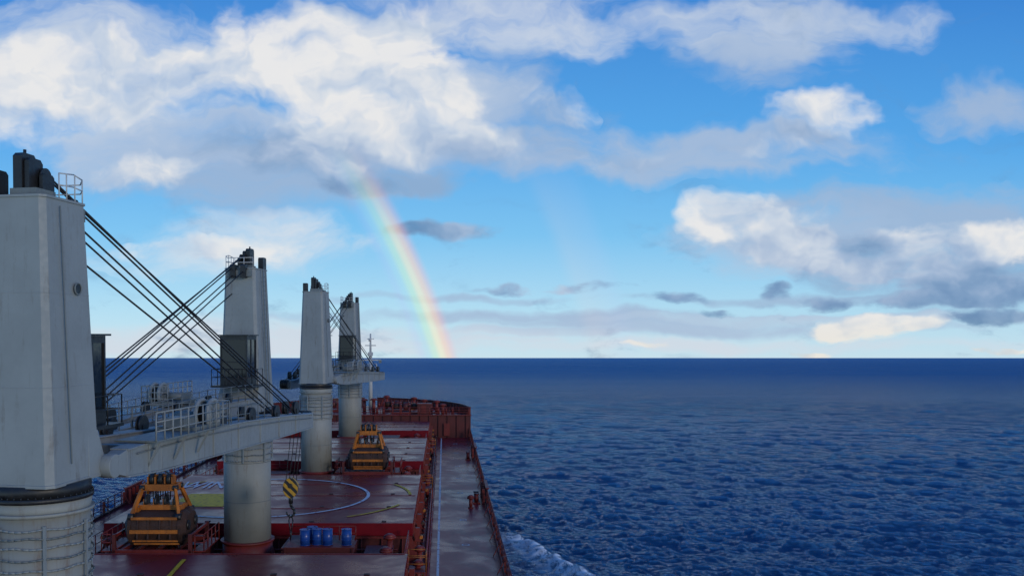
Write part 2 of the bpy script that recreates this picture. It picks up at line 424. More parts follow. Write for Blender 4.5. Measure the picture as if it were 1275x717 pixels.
for sd in(-1,1): c.box(mx+sd*1.6-.22,mx+sd*1.6+.22,my-.3,my,-4.5,-4.0,'greyd')
c.build('foremast',ship)

# ---------------------------------------------------------------- cranes
def rect(a,bb,z,ch=.12,oy=0):
    return [(a-ch,-bb+oy,z),(a,-bb+ch+oy,z),(a,bb-ch+oy,z),(a-ch,bb+oy,z),(-a+ch,bb+oy,z),(-a,bb-ch+oy,z),(-a,-bb+ch+oy,z),(-a+ch,-bb+oy,z)]
def build_crane():
    e=empty('deck_crane',(0,0,0),'grey slewing deck crane with tapered tower, dark cab and long box jib','crane','cargo cranes along the deck')
    TZ=19.75
    c=MB(); c.cyl((0,0,2.35),(0,0,9.9),1.5,'pale',48); c.cyl((0,0,9.9),(0,0,10.36),1.5,'pale',48,1.58)
    for z in(4.9,7.4): c.ring((0,0,z),1.5,.018,'greyd',48,5)
    c.cyl((0,0,9.95),(0,0,10.05),1.64,'pale',48)
    for i,z in enumerate((9.60,9.35,9.05,8.7,8.35,7.95,7.6)):
        n=48; pts=[]
        for j in range(n+1):
            a=2*math.pi*j/n; rr=1.57+.03*(i%2); pts.append((rr*math.cos(a),rr*math.sin(a),z-.06*abs(math.sin(a*3.5+i))))
        c.path(pts,.035,'greyd' if i%2 else 'grey',5)
    for i in range(7):
        a=i*2*math.pi/7
        c.box(1.60*math.cos(a)-.04,1.60*math.cos(a)+.04,1.60*math.sin(a)-.04,1.60*math.sin(a)+.04,7.45,9.7,'grey')
    c.build('pedestal',e)
    c=MB(); c.cyl((0,0,.001),(0,0,2.35),1.6,'red',48); c.cyl((0,0,2.2),(0,0,2.34),1.72,'red',48)
    for i in range(12):
        a=i*math.pi/6; d=Vector((math.cos(a),math.sin(a),0))
        c.beam(d*2.0+Vector((0,0,.02)),d*1.6+Vector((0,0,1.6)),.06,.3,'red')
    c.build('pedestal_base',e)
    c=MB(); c.cyl((0,0,10.37),(0,0,10.52),1.62,'black',48); c.cyl((0,0,10.52),(0,0,10.9),1.55,'black',48)
    for i in range(48):
        a=i*2*math.pi/48; c.cyl((1.585*math.cos(a),1.585*math.sin(a),10.52),(1.585*math.cos(a),1.585*math.sin(a),10.58),.025,'black',6)
    c.build('slewing_ring',e)
    c=MB(); c.loft(rect(1.34,1.42,10.92,.2),rect(1.0,1.15,TZ,.16),'grey')
    c.loft(rect(1.38,1.46,10.86,.2),rect(1.38,1.46,10.96,.2),'grey')
    c.loft(rect(1.04,1.19,TZ-.02,.16),rect(1.04,1.19,TZ+.06,.16),'grey')
    for sd in(-1,1):
        A=[(sd*1.05,.6,10.95),(sd*1.37,.6,10.95),(sd*1.37,1.72,10.95),(sd*1.05,1.72,10.95)]
        B_=[(sd*1.0,.7,12.4),(sd*1.28,.7,12.4),(sd*1.28,1.25,12.4),(sd*1.0,1.25,12.4)]
        c.loft(A,B_,'grey')
        c.cyl((sd*1.2,1.6,11.2),(sd*1.62,1.6,11.2),.22,'greyd',16)
    c.cyl((1.16,.35,17.0),(1.19,.35,17.0),.17,'black',16); c.ring((1.19,.35,17.0),.18,.03,'greyd',16,5,'x')
    c.cyl((1.40,-.4,11.5),(1.08,-.4,TZ-.2),.025,'greyd',6)
    for z in(13.9,16.8):
        k=(z-10.92)/(TZ-10.92); a_=1.34-.34*k; b_=1.42-.27*k
        c.loft(rect(a_+.006,b_+.006,z,.2-.04*k),rect(a_+.005,b_+.005,z+.03,.2-.04*k),'grey')
    c.build('tower_house',e,bevel=.03)
    c=MB()
    x=-1.48
    for dy in(-.25,.25): c.beam((x,dy,11),(x+.3,dy,TZ),.05,.05,'greyd')
    for i in range(28):
        z=11.2+i*.3; c.cyl((x+.3*(z-11)/9.1,-.25,z),(x+.3*(z-11)/9.1,.25,z),.02,'greyd',5)
    c.build('service_ladder',e)
    def hous(x,y,w,l,h,z):
        pr=[(y-l/2,z),(y+l/2,z),(y+l/2,z+h*.90),(y+l/3,z+h),(y-l/3,z+h),(y-l/2,z+h*.92)]
        c.extrude_x(pr,x-w/2,x+w/2,'black')
    c=MB(); hous(-.76,-.85,.34,.6,.95,TZ-.1); c.build('sheave_housing',e)
    c=MB(); hous(-.05,-.5,.30,.75,1.35,TZ+.06); hous(.22,-.45,.16,.7,1.2,TZ+.06); hous(.50,-.2,.12,.6,.75,TZ+.06)
    c.box(-.3,.6,-.9,.1,TZ+.05,TZ+.3,'greyd'); c.box(-.2,.56,-.3,-.2,TZ+.45,TZ+.55,'black')
    for x in(.10,.38): c.cyl((x-.04,-.1,TZ+.75),(x+.04,-.1,TZ+.75),.28,'black',20)
    c.cyl((-.05,-.5,TZ+1.3),(-.05,-.5,TZ+1.55),.05,'black',8)
    c.build('sheave_housing',e)
    c=MB(); hous(.35,1.25,.36,.5,.85,TZ-.6); hous(-.35,1.25,.36,.5,.85,TZ-.6); c.box(-.85,.85,1.10,1.34,TZ-.5,TZ-.1,'greyd'); c.build('rope_guide',e)
    c=MB()
    for hh in(.45,.85):
        c.path([(.98,-.3,TZ+.06+hh*.9),(.98,.5,TZ+.06+hh),(.96,1.0,TZ+.06+hh*.9),(.8,1.15,TZ+.06+hh*.75),(-.9,1.15,TZ+.06+hh*.75)],.022,'white',5)
    for p,hh in(((.98,-.3),.77),((.98,.1),.8),((.98,.55),.85),((.96,1.0),.77),((.3,1.15),.64),((-.3,1.15),.64),((-.9,1.15),.64)):
        c.cyl((p[0],p[1],TZ+.05),(p[0],p[1],TZ+.06+hh),.022,'white',5)
    c.build('top_railing',e)
    cab=MB(); x0,x1,y0,y1,z0,z1=-1.2,.55,1.42,3.0,12.45,15.5
    cab.box(x0,x1,y0,y1,z0,z0+.5,'black'); cab.box(x0,x1,y0,y1,z1-.25,z1,'black')
    for x in(x0,x1-.09):
        for y in(y0,y1-.09): cab.box(x,x+.09,y,y+.09,z0+.5,z1-.25,'black')
    cab.box(x0+.02,x1-.02,y0,y0+.05,z0+.5,z1-.25,'black')
    cab.box(x0-.12,x1+.15,y0-.1,y1+.12,z1+.001,z1+.07,'black')
    cab.box(x0-.45,x1+.5,y0-.2,y1+.3,z0-.12,z0-.002,'black')
    cab.box(x0,x1,y1-.05,y1-.02,z0+1.4,z0+1.47,'black')
    for sx in(x0+.02,x1-.05): cab.box(sx,sx+.03,y0+.75,y0+.83,z0+.5,z1-.25,'black')
    cab.box(x0+.5,x0+1.0,y0+.5,y0+1.0,z0+.5,z0+1.6,'black')
    cabo=cab.build('operator_cab',e)
    w=MB(); w.box(x0+.09,x1-.09,y1-.075,y1-.055,z0+.5,z1-.25,'glass'); w.build('window',cabo)
    for sx in(x0+.055,x1-.075):
        w=MB(); w.box(sx,sx+.018,y0+.09,y1-.09,z0+.5,z1-.25,'glass'); w.build('window',cabo)
    w=MB(); w.rail([(x0-.4,y0,z0),(x0-.4,y1+.25,z0),(x1+.45,y1+.25,z0),(x1+.45,y0,z0)],1.0,'black',.9,.02,2); w.build('cab_railing',cabo)
    # jib
    c=MB(); TIP=25.4; HZ=11.15
    def jz(y): 
        t=(y-1.7)/(TIP-1.7); return HZ-0.72*t+.08*math.sin(math.pi*t)
    def jx(y): 
        t=(y-1.7)/(TIP-1.7); return 1.42*(1-t)+.40*t
    st=[(1.35,.46,.40),(2.4,.56,.92),(5.0,.60,1.18),(14,.58,1.20),(21,.52,1.02),(TIP,.46,.78)]
    HH=lambda y: np.interp(y,[s[0] for s in st],[s[2] for s in st]); WW=lambda y: np.interp(y,[s[0] for s in st],[s[1] for s in st])
    for sd in(-1,1):
        for (ya,wa,ha),(yb,wb,hb) in zip(st,st[1:]):
            c.beam((sd*jx(ya),ya,jz(ya)),(sd*jx(yb),yb,jz(yb)),wa,ha,'grey',wb,hb)
            if ya>2: 
                for q in(-1,1):
                    c.beam((sd*jx(ya),ya,jz(ya)+q*ha/2),(sd*jx(yb),yb,jz(yb)+q*hb/2),wa+.16,.07,'grey',wb+.16,.07)
        for y in(4,7,10,13,16,19,22):
            c.box(sd*(jx(y)+WW(y)/2+.06),sd*(jx(y)+WW(y)/2-.02),y-.04,y+.04,jz(y)-HH(y)/2+.02,jz(y)+HH(y)/2-.02,'grey')
        c.cyl((sd*1.2,1.6,HZ),(sd*1.72,1.6,HZ),.40,'grey',18)
        c.path([(sd*(jx(y)+WW(y)/2+.09),y,jz(y)+HH(y)/2-.22) for y in(3,8,14,20,25)],.035,'greyd',5)
    for y in(5,9.5,15,20.5,24.6):
        c.beam((-jx(y),y,jz(y)),(jx(y),y,jz(y)),.4,.7,'grey')
    for ya,yb in((5,9.5),(9.5,15)):
        c.beam((-jx(ya),ya,jz(ya)),(jx(yb),yb,jz(yb)),.2,.2,'grey')
    c.box(-.62,.62,TIP-.9,TIP+.25,jz(TIP)-.44,jz(TIP)+.46,'grey')
    c.box(-.5,.5,TIP+.25,TIP+.6,jz(TIP)-.25,jz(TIP)+.3,'greyd')
    jib=c.build('jib',e,bevel=.02)
    c=MB(); wz=jz(6)+.64
    c.box(.5,2.15,3.6,9.9,wz,wz+.06,'greyd')
    c.rail([(2.12,3.6,wz+.06),(2.12,9.9,wz+.06),(.6,9.9,wz+.06)],1.0,'grey',.65,.026,3)
    for y in(4,6,8): c.beam((1.6,y,wz-.9),(2.1,y,wz),.08,.08,'grey')
    c.build('walkway',jib)
    c=MB(); c.rail([(-1.75,3.6,wz-.04),(-1.5,9.5,wz-.04),(-1.1,17,jz(17)+.5)],.9,'greyd',1.0,.022,3); c.build('jib_railing',jib)
    c=MB(); c.rail([(jx(10.5)+.2,10.5,jz(10.5)+.58),(jx(17)+.15,17,jz(17)+.54)],.8,'greyd',1.0,.02,2); c.build('jib_railing',jib)
    c=MB(); zz=jz(8)+1.25; y=8.9
    for x in(1.35,1.85): 
        c.ring((x,y,zz),.58,.10,'grey',30,8,'x'); c.cyl((x-.04,y,zz),(x+.04,y,zz),.26,'grey',16)
        c.cyl((x-.02,y,zz),(x+.02,y,zz),.56,'greyd',24)
        for i in range(6):
            a=i*math.pi/3; c.beam((x,y,zz),(x,y+.52*math.cos(a),zz+.52*math.sin(a)),.08,.1,'grey')
    c.cyl((1.35,y,zz),(1.85,y,zz),.42,'black',20)
    c.box(.3,1.95,y-1.9,y+.5,wz+.06,wz+.2,'greyd'); c.box(.7,1.6,y-2.1,y-.95,wz+.2,zz+.0,'greyd'); c.box(1.2,1.30,y-.2,y+.2,wz+.1,zz,'greyd')
    c.cyl((.3,y-.2,zz-.1),(1.35,y-.2,zz-.1),.22,'greyd',16)
    c.build('cable_reel',jib)
    for (x,y,r) in((jx(11)+.1,11.4,.36),(jx(15)+.1,15.2,.42),(-jx(12),12,.40),(-jx(9),8.5,.4),(jx(19)+.1,19,.38),(-jx(18),18,.34),(-jx(6),6,.36),(-.3,23.4,.42),(.3,23.4,.42),(0,TIP+.5,.46),(.25,TIP+.5,.46),(-.25,TIP+.5,.46)):
        c=MB(); z=jz(min(y,TIP))+.62+r*.45
        if y>TIP: z=jz(TIP)+.1
        c.cyl((x-.10,y,z),(x-.05,y,z),r,'black',22); c.cyl((x+.05,y,z),(x+.10,y,z),r,'black',22); c.cyl((x-.05,y,z),(x+.05,y,z),r*.85,'black',18)
        if y<TIP: c.box(x-.14,x+.14,y-.15,y+.15,z-r*.45-.22,z,'black')
        c.build('rope_sheave',jib)
    tz=jz(TIP)+.40
    ends=[((.1,-.1,TZ+1.0),(.22,TIP-.6,tz+.1)),((.3,0,TZ+.9),(-.2,TIP-.6,tz+.1)),
          ((.42,1.45,TZ-.0),(.34,TIP-1.9,tz)),((.34,1.45,TZ-.45),(-.3,TIP-2.2,tz)),((-.35,1.45,TZ-.2),(-.2,TIP-3.2,tz)),
          ((.45,1.30,TZ-1.6),(.35,TIP-4.6,tz-.0))]
    for a,bb in ends:
        c=MB(); c.cyl(a,bb,.036,'wire',6); c.build('luffing_wire',e)
    return e
crane=build_crane()
crane.location=(-12.95,28.5,DK); crane.rotation_euler=(0,0,math.radians(-10))
crane['label']='large grey deck crane whose jib rests level over the hatch covers'
copy_thing(crane,(-12.8,57.9,DK),math.radians(171),'grey deck crane on tall cylindrical pedestal with dark cab facing aft')
copy_thing(crane,(-12.55,87.5,DK),math.radians(-10),'grey deck crane beside an orange grab, jib stowed forward')
copy_thing(crane,(-12.4,117.5,DK),math.radians(171),'grey deck crane standing behind the bow forecastle, jib stowed aft')
hx,hy=-9.0,52.2
hk_e=empty('hook_block',(hx,hy,-8.85),'yellow and black striped hook block hanging over hatch gap','crane hook')
hk=MB(); 
pr=[(.44*math.cos(a),.55*math.sin(a)*(1.0 if math.sin(a)>0 else 1.15)) for a in [i*math.pi/10 for i in range(20)]]
hk.loft([(px,-.22,pz) for px,pz in pr],[(px,.22,pz) for px,pz in pr],'haz')
hk.cyl((0,-.26,.1),(0,.26,.1),.15,'black',14); hk.build('block_body',hk_e,bevel=.03)
hk=MB(); hk.cyl((0,0,-.95),(0,0,-.5),.13,'black',12)
P=[(0,0,-.95),(.02,0,-1.15),(.2,0,-1.35),(.2,0,-1.6),(0,0,-1.78),(-.2,0,-1.65),(-.26,0,-1.45)]
for i,(a,bb) in enumerate(zip(P,P[1:])): hk.cyl(a,bb,.1-.01*i,'black',8,.1-.01*(i+1))
for sd in(-1,1):
    hk.path([(sd*.05,0,-1.6),(sd*.12,0,-2.0),(sd*.04,0,-2.6),(0,0,-3.0)],.035,'black',6)
hk.build('hook',hk_e)
for x in(-.3,-.1,.12,.3):
    hk=MB(); hk.cyl((x,0,.2),(x*1.1+.2,1.3,3.7),.022,'wire',5); hk.build('hoist_wire',hk_e)

# ---------------------------------------------------------------- grabs
def build_grab():
    e=empty('clamshell_grab',(0,0,0),'orange and rusty clamshell cargo grab resting on its stand','grab bucket','cargo grabs')
    prof=[(0.03,.25),(.35,.05),(.85,.05),(1.3,.35),(1.55,.85),(1.55,1.35),(1.35,1.8),(.9,2.05),(.4,2.1),(.03,2.0)]
    for sd in(-1,1):
        c=MB(); P=[(sd*y,z) for y,z in prof]
        c.extrude_x(P,-1.45,1.45,'rust')
        for (y,z) in ((.95,.14),(1.22,.38)):
            c.beam((-1.4,sd*(y+.05),z),(1.4,sd*(y+.05),z),.12,.13,'orange')
        c.beam((-1.45,sd*1.62,1.0),(1.45,sd*1.62,1.0),.16,.22,'orange'); c.beam((-1.4,sd*1.5,1.78),(1.4,sd*1.5,1.78),.16,.16,'orange')
        for x in(-1.0,-.35,.35,1.0): c.beam((x,sd*1.62,.55),(x,sd*1.45,1.9),.10,.14,'rust')
        c.beam((-1.6,sd*.06,.2),(1.6,sd*.06,.2),.12,.3,'black')
        for s2 in(-1,1):
            Pr=[(sd*y*1.04,1.05+(z-1.05)*1.04) for y,z in prof]; Pi=[(sd*y*.80,1.05+(z-1.05)*.80) for y,z in prof]
            c.loft([(s2*1.42,y,z) for y,z in Pr],[(s2*1.62,y,z) for y,z in Pr],'rust')
            c.loft([(s2*1.62,y,z) for y,z in Pr],[(s2*1.84,y,z) for y,z in Pi],'rust')
            c.cyl((s2*1.8,sd*.8,1.25),(s2*1.95,sd*.8,1.25),.3,'black',16)
        c.build('shell',e)
    c=MB(); c.box(-1.35,1.35,-.5,.5,2.12,2.42,'orange')
    for x in(-.9,-.3,.3,.9): c.cyl((x-.06,0,2.6),(x+.06,0,2.6),.42,'black',18); c.box(x-.14,x-.08,-.35,.35,2.42,2.75,'orange')
    for x in(-1.25,1.25): c.beam((x,-.9,2.2),(x,.9,2.2),.2,.3,'orange')
    c.build('lower_beam',e)
    for sx in(-1,1):
        for sy in(-1,1):
            c=MB(); c.beam((sx*1.45,sy*1.35,1.85),(sx*1.02,sy*.55,3.45),.17,.22,'orange')
            c.cyl((sx*1.45-.17,sy*1.35,1.85),(sx*1.45+.17,sy*1.35,1.85),.22,'black',12)
            c.cyl((sx*1.02-.15,sy*.5,3.5),(sx*1.02+.15,sy*.5,3.5),.17,'black',12); c.build('closing_arm',e)
    c=MB(); c.box(-1.1,1.1,-.55,-.40,3.3,3.7,'orange'); c.box(-1.1,1.1,.40,.55,3.3,3.7,'orange')
    for x in(-1.04,-.4,.4,1.04): c.box(x-.05,x+.05,-.398,.398,3.32,3.68,'orange')
    for x in(-.75,-.3,.3,.75): c.box(x-.04,x+.04,-.38,.38,3.70,4.15,'orange')
    for x in(-.52,0,.52): c.cyl((x-.12,0,3.95),(x+.12,0,3.95),.38,'black',18)
    c.beam((-.8,0,4.2),(.8,0,4.2),.16,.1,'orange'); c.beam((-.5,0,4.25),(-.1,0,4.55),.08,.08,'black'); c.beam((.5,0,4.25),(.1,0,4.55),.08,.08,'black')
    c.build('crown_block',e)
    c=MB()
    for x in(-.45,-.15,.15,.45):
        for y in(-.25,.25): c.cyl((x,y,2.6),(x*1.05,y,3.9),.04,'wire',5)
    c.build('closing_rope',e)
    return e
SH=2.5
def build_stand():
    e=empty('grab_stand',(0,0,0),'dark red steel cradle frame carrying a cargo grab','steel stand','grab stands')
    c=MB(); h=SH-.05
    for x in(-2.3,2.3):
        for y in(-1.9,1.9): c.beam((x,y,0),(x,y,h+1.1),.22,.22,'redd')
        c.beam((x,-1.9,h+.95),(x,1.9,h+.95),.14,.18,'red')
        c.beam((x,-1.9,h-.25),(x,1.9,h-.25),.22,.3,'red'); c.beam((x,-1.8,.3),(x,1.8,h-.4),.1,.12,'redd')
    for y in(-1.9,1.9):
        c.beam((-2.4,y,h-.05),(2.4,y,h-.05),.22,.38,'red'); c.beam((-2.3,y,.8),(2.3,y,.8),.16,.2,'redd')
        c.beam((-2.3,y,.2),(0,y,h-.2),.12,.14,'redd'); c.beam((2.3,y,.2),(0,y,h-.2),.12,.14,'redd')
        c.beam((0,y,.0),(0,y,h-.3),.16,.16,'redd')
    for x in(-1.2,0,1.2): c.beam((x,-1.8,h-.12),(x,1.8,h-.12),.16,.2,'redd')
    c.build('frame',e,bevel=.015)
    for sd in(-1,1):
        c=MB(); c.rail([(sd*2.55,-1.8,h+.05),(sd*3.1,-1.8,h+.05),(sd*3.1,1.8,h+.05)],1.0,'red',.8,.03,2)
        c.box(sd*2.42,sd*3.15,-1.8,1.8,h-.02,h+.05,'red'); c.build('stand_railing',e)
    return e
st=build_stand(); st.location=(-17.65,55.6,DK)
gr=build_grab(); gr.location=(-17.65,55.6,DK+SH+.12)
copy_thing(st,(-7.3,86.6,DK)); copy_thing(gr,(-7.3,86.6,DK+SH+.12),0,'orange clamshell cargo grab stowed beside a crane pedestal')

# ---------------------------------------------------------------- drums
d=MB()
d.cyl((0,0,0),(0,0,.98),.31,'blue',24)
for z in(.02,.34,.66,.97): d.ring((0,0,z),.315,.022,'blue',24,6)
d.cyl((.15,0,.98),(.15,0,1.01),.05,'black',8)
body=d.build('drum_body'); 
de=empty('oil_drum',(0,0,0),'blue steel drum standing on a red deck locker','drum','blue drums on deck')
body.parent=de
PZ=DK+2.37
pos=[(-8.75,55.9),(-8.02,56.1),(-7.35,56.0),(-6.15,56.0),(-8.4,56.7)]
de.location=(*pos[0],PZ)
for p in pos[1:]: copy_thing(de,(*p,PZ),random.random()*6)
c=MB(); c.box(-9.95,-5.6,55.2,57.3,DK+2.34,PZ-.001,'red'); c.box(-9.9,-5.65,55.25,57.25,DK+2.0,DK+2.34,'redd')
for x in(-9.9,-5.7):
    for y in(55.2,57.3): c.beam((x,y,DK),(x,y,DK+2.3),.12,.12,'redd')
c.rail([(-9.9,57.25,PZ),(-5.7,57.25,PZ)],.9,'red',1.1,.03,2)
c.build('drum_platform',ship)

# ---------------------------------------------------------------- tilt ship things
bpy.context.view_layer.update()
for o in TOP:
    o.matrix_world=M_SHIP@o.matrix_basis

# ---------------------------------------------------------------- sea
def build_sea():
    rs=[8.0]
    while rs[-1]<45000:
        r=rs[-1]; rs.append(r+max(.26 if 75<r else 1.0,r*r/34000.0 if r<3000 else r*.13))
    rs=np.array(rs); A=np.radians(np.linspace(-58,58,1250))
    dr=np.gradient(rs)
    R,T=np.meshgrid(rs,A,indexing='ij'); DR=np.repeat(dr[:,None],len(A),1)
    X=R*np.sin(T); Y=R*np.cos(T); Z=np.zeros_like(X); DX=np.zeros_like(X); DY=np.zeros_like(X)
    wd=math.radians(205)
    rg=np.random.RandomState(3)
    for i in range(140):
        lam=.75*(16/.75)**(rg.rand()**1.35); k=2*math.pi/lam
        th=wd+rg.normal()*.55*(1.3 if lam<6 else .9)
        amp=.0100*lam**.60
        w=np.clip(lam/(2.2*DR)-.5,0,1)
        dx,dy=math.sin(th),math.cos(th)
        ph=k*(X*dx+Y*dy)+rg.rand()*6.283
        Z+=amp*w*np.cos(ph); s=np.sin(ph)*amp*w*.9
        DX-=dx*s; DY-=dy*s
    X+=DX;Y+=DY
    xe=7.6+(107-Y)*.235; q=(X-xe)
    ridge=np.exp(-(q/1.0)**2)*.7*np.clip((108-Y)/10,0,1)*(Y<108)
    Z+=ridge
    nr,na=R.shape
    me=bpy.data.meshes.new('sea')
    me.vertices.add(nr*na); me.vertices.foreach_set('co',np.stack([X,Y,Z],-1).ravel().astype(np.float32))
    i=np.arange(nr-1)[:,None]*na+np.arange(na-1)[None,:]
    q=np.stack([i,i+na,i+na+1,i+1],-1).reshape(-1,4)[:,::-1]
    nf=len(q); me.loops.add(nf*4); me.loops.foreach_set('vertex_index',q.ravel().astype(np.int32))
    me.polygons.add(nf); me.polygons.foreach_set('loop_start',np.arange(nf,dtype=np.int32)*4)
    me.polygons.foreach_set('use_smooth',np.ones(nf,dtype=bool))
    me.update(calc_edges=True); me.validate()
    o=bpy.data.objects.new('sea',me); COL.objects.link(o); o['kind']='structure'; o['label']='deep blue wind-rippled open sea'
    m,t,b=new_mat('deep_blue_sea_water')
    g=t.n.new('ShaderNodeNewGeometry'); P=g.outputs['Position']; p=t.sep(P)
    dist=t.vec('LENGTH',P)
    sw=t.n.new('ShaderNodeMapping'); sw.inputs['Rotation'].default_value=(0,0,math.radians(15)); sw.inputs['Scale'].default_value=(.5,1.1,1)
    t.put(sw.inputs[0],P); W=sw.outputs[0]
    n1=t.noise(W,2.4,4,.68,.2); n2=t.noise(W,.45,4,.68,.2); n3=t.noise(W,.07,4,.70,.2); patch=t.noise(t.vec('MULTIPLY',P,(.22,1,1)),.006,4,.62)
    h=t.math('ADD',t.math('MULTIPLY',n1,.62),t.math('ADD',t.math('MULTIPLY',n2,t.rng(dist,100,600,.8,2.6)),t.math('MULTIPLY',n3,t.rng(dist,300,2000,0,7))))
    bn=t.n.new('ShaderNodeBump'); bn.inputs['Strength'].default_value=1.0; bn.inputs['Distance'].default_value=1.0
    t.put(bn.inputs['Height'],h)
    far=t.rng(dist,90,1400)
    col=t.mix(far,(.007,.046,.118),(.020,.110,.240))  # colour itself brightened with distance, offsetting dark grazing reflections
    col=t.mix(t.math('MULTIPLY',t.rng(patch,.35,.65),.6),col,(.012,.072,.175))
    xe=t.math('MULTIPLY_ADD',p[1],-.235,7.6+107*.235)
    q=t.math('SUBTRACT',xe,p[0])
    fn=t.noise(t.vec('MULTIPLY',P,(1.3,.6,1)),1.1,6,.72,.6); fw=t.math('MULTIPLY',t.math('SUBTRACT',fn,.5),3.0)
    qd=t.math('ADD',q,fw)
    crest=t.math('MULTIPLY',t.rng(qd,-.8,-.1),t.rng(qd,.5,3.2,1,.12))
    crest=t.math('MULTIPLY',crest,t.rng(p[1],101,109,1,0))
    fo=t.math('MULTIPLY',crest,t.rng(fn,.38,.56,.10,1))
    col=t.mix(t.math('MULTIPLY',crest,.5),col,(.02,.17,.24))
    col=t.mix(fo,col,(.80,.84,.86))
    nt=m.node_tree; nt.nodes.remove(b); out=nt.nodes['Material Output']
    df=t.n.new('ShaderNodeBsdfDiffuse'); t.put(df.inputs['Color'],col)
    gl=t.n.new('ShaderNodeBsdfGlossy'); t.put(gl.inputs['Color'],t.mix(far,(.80,.91,1.0),(.46,.70,1.0)))  # blue far tint paints the upper sky's reflection into the gloss colour
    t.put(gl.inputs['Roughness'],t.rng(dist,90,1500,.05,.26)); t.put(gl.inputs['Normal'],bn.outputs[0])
    fr=t.n.new('ShaderNodeFresnel'); fr.inputs['IOR'].default_value=1.333; t.put(fr.inputs['Normal'],bn.outputs[0])
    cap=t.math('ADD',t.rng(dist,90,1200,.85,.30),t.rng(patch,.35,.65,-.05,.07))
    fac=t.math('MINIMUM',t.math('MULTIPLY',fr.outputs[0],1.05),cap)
    fac=t.math('MULTIPLY',fac,t.math('SUBTRACT',1.0,fo))
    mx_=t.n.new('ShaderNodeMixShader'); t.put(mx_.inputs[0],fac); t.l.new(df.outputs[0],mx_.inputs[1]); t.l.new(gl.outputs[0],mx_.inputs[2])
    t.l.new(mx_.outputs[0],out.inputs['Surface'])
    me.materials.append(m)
build_sea()

# ---------------------------------------------------------------- world
w=bpy.data.worlds.new('World'); sc.world=w; w.use_nodes=True
t=NT(w.node_tree); bg=w.node_tree.nodes['Background']
tc=t.n.new('ShaderNodeTexCoord'); D=tc.outputs['Generated']; d=t.sep(D)
dy=t.math('MAXIMUM',t.math('ABSOLUTE',d[1]),.05)
u=t.math('DIVIDE',d[0],dy); v=t.math('DIVIDE',t.math('MAXIMUM',d[2],0.0),dy)
UV=t.comb(u,v,0.0)
wn=t.n.new('ShaderNodeTexNoise'); wn.inputs['Scale'].default_value=8; wn.inputs['Detail'].default_value=4; wn.inputs['Roughness'].default_value=.58; t.put(wn.inputs['Vector'],UV)
wk=t.rng(v,.02,.28,.42,1)
ws=t.sep(wn.outputs['Color'])
PW=t.comb(t.math('MULTIPLY_ADD',t.math('MULTIPLY',t.math('SUBTRACT',ws[0],.5),.16),wk,u),t.math('MULTIPLY_ADD',t.math('MULTIPLY',t.math('SUBTRACT',ws[1],.5),.10),wk,v),0.0)
def blobs(lst,P):
    a=b_=None
    for (x,y,rx,ry,wt,br) in lst:
        cu=(x-553)/F; cv=(445-y)/F; ru=rx/F; rv=ry/F
        q=t.vec('MULTIPLY_ADD',P,(1/ru,1/rv,0),(-cu/ru,-cv/rv,0))
        m=t.math('MULTIPLY_ADD',t.vec('DOT_PRODUCT',q,q),-1.0,1.0,clamp=True)
        a=t.math('MULTIPLY_ADD',m,wt,a if a is not None else 0.0)
        b_=t.math('MULTIPLY_ADD',m,wt*br,b_ if b_ is not None else 0.0)
    return a,t.math('DIVIDE',b_,t.math('MAXIMUM',a,.001))
soft=[(110,70,260,80,.9,.75),(330,200,290,80,1.3,.45),(170,170,200,70,.9,.72),(470,110,200,110,.9,.8),(650,20,380,50,.8,.8),(960,30,160,65,1.0,.66),(930,85,120,50,.7,.5),(800,190,290,42,1.0,.52),(640,130,100,90,.8,.45),
      (1010,190,180,40,.9,.55),(1240,125,120,38,.8,.5),(1130,40,70,40,.6,.75),(1130,280,310,65,1.2,.46),(980,300,180,50,.8,.6),(1200,350,220,50,1.0,.32),(300,310,200,48,.9,.9),
      (700,393,440,12,1.0,.48),(900,408,380,14,1.1,.52),(760,430,700,12,.9,.80),(560,415,260,12,.8,.75),(250,420,250,30,.9,.8),(560,370,220,7,.8,.46),(950,372,240,9,.9,.43),(1000,395,300,8,.9,.68),(480,225,120,24,.9,.28)]
cum=[(20,110,110,90,1.0,.90),(110,90,120,65,.8,.82),(60,60,80,35,.7,.85),(190,100,150,65,.9,.78),(195,218,95,30,.8,.9),(330,50,170,75,1.0,.92),(440,85,135,100,1.2,.98),(510,145,105,68,1.1,.92),(540,110,80,50,.8,.9),(360,185,210,48,1.0,.46),(480,25,130,45,.8,.85),
     (620,180,110,35,.8,.47),(650,75,50,50,.5,.75),(680,130,80,35,.6,.5),(1020,150,90,34,1.0,.90),(990,182,130,20,.8,.48),(800,195,140,20,.6,.5),
     (910,270,75,38,1.3,.98),(960,292,100,34,1.2,.82),(1040,315,140,30,1.3,.60),(1130,325,130,30,1.2,.55),(1215,305,120,36,1.3,.96),(1150,343,180,18,1.1,.34),(1230,365,120,20,1.2,.15),(1160,376,90,11,1.1,.16),(1240,396,90,13,1,.18),
     (1085,408,75,22,1.4,1.1),(1140,404,45,14,.9,1.1),(1035,412,35,13,.9,1.05),(565,292,85,18,1.1,.24),(500,293,42,15,.8,.26),(440,238,90,19,1.0,.28),
     (835,371,62,11,.95,.26),(885,385,44,7,.8,.28),(968,360,28,13,1.0,.26),(1036,376,36,12,1.0,.22),(630,358,48,7,.8,.34),(740,359,70,8,.8,.30),(300,314,170,20,.8,.95),
     (810,432,34,5,.9,.95),(1010,437,36,5,.9,.9),(1245,437,50,5,.9,.95)]
ms,bs=blobs(soft,PW)
ns=t.noise(t.vec('MULTIPLY',PW,(3.0,8.5,1)),1.9,6,.60,.3)
ds=t.math('ADD',t.math('MINIMUM',ms,1.0),t.math('MULTIPLY',t.math('SUBTRACT',ns,.5),2.4))
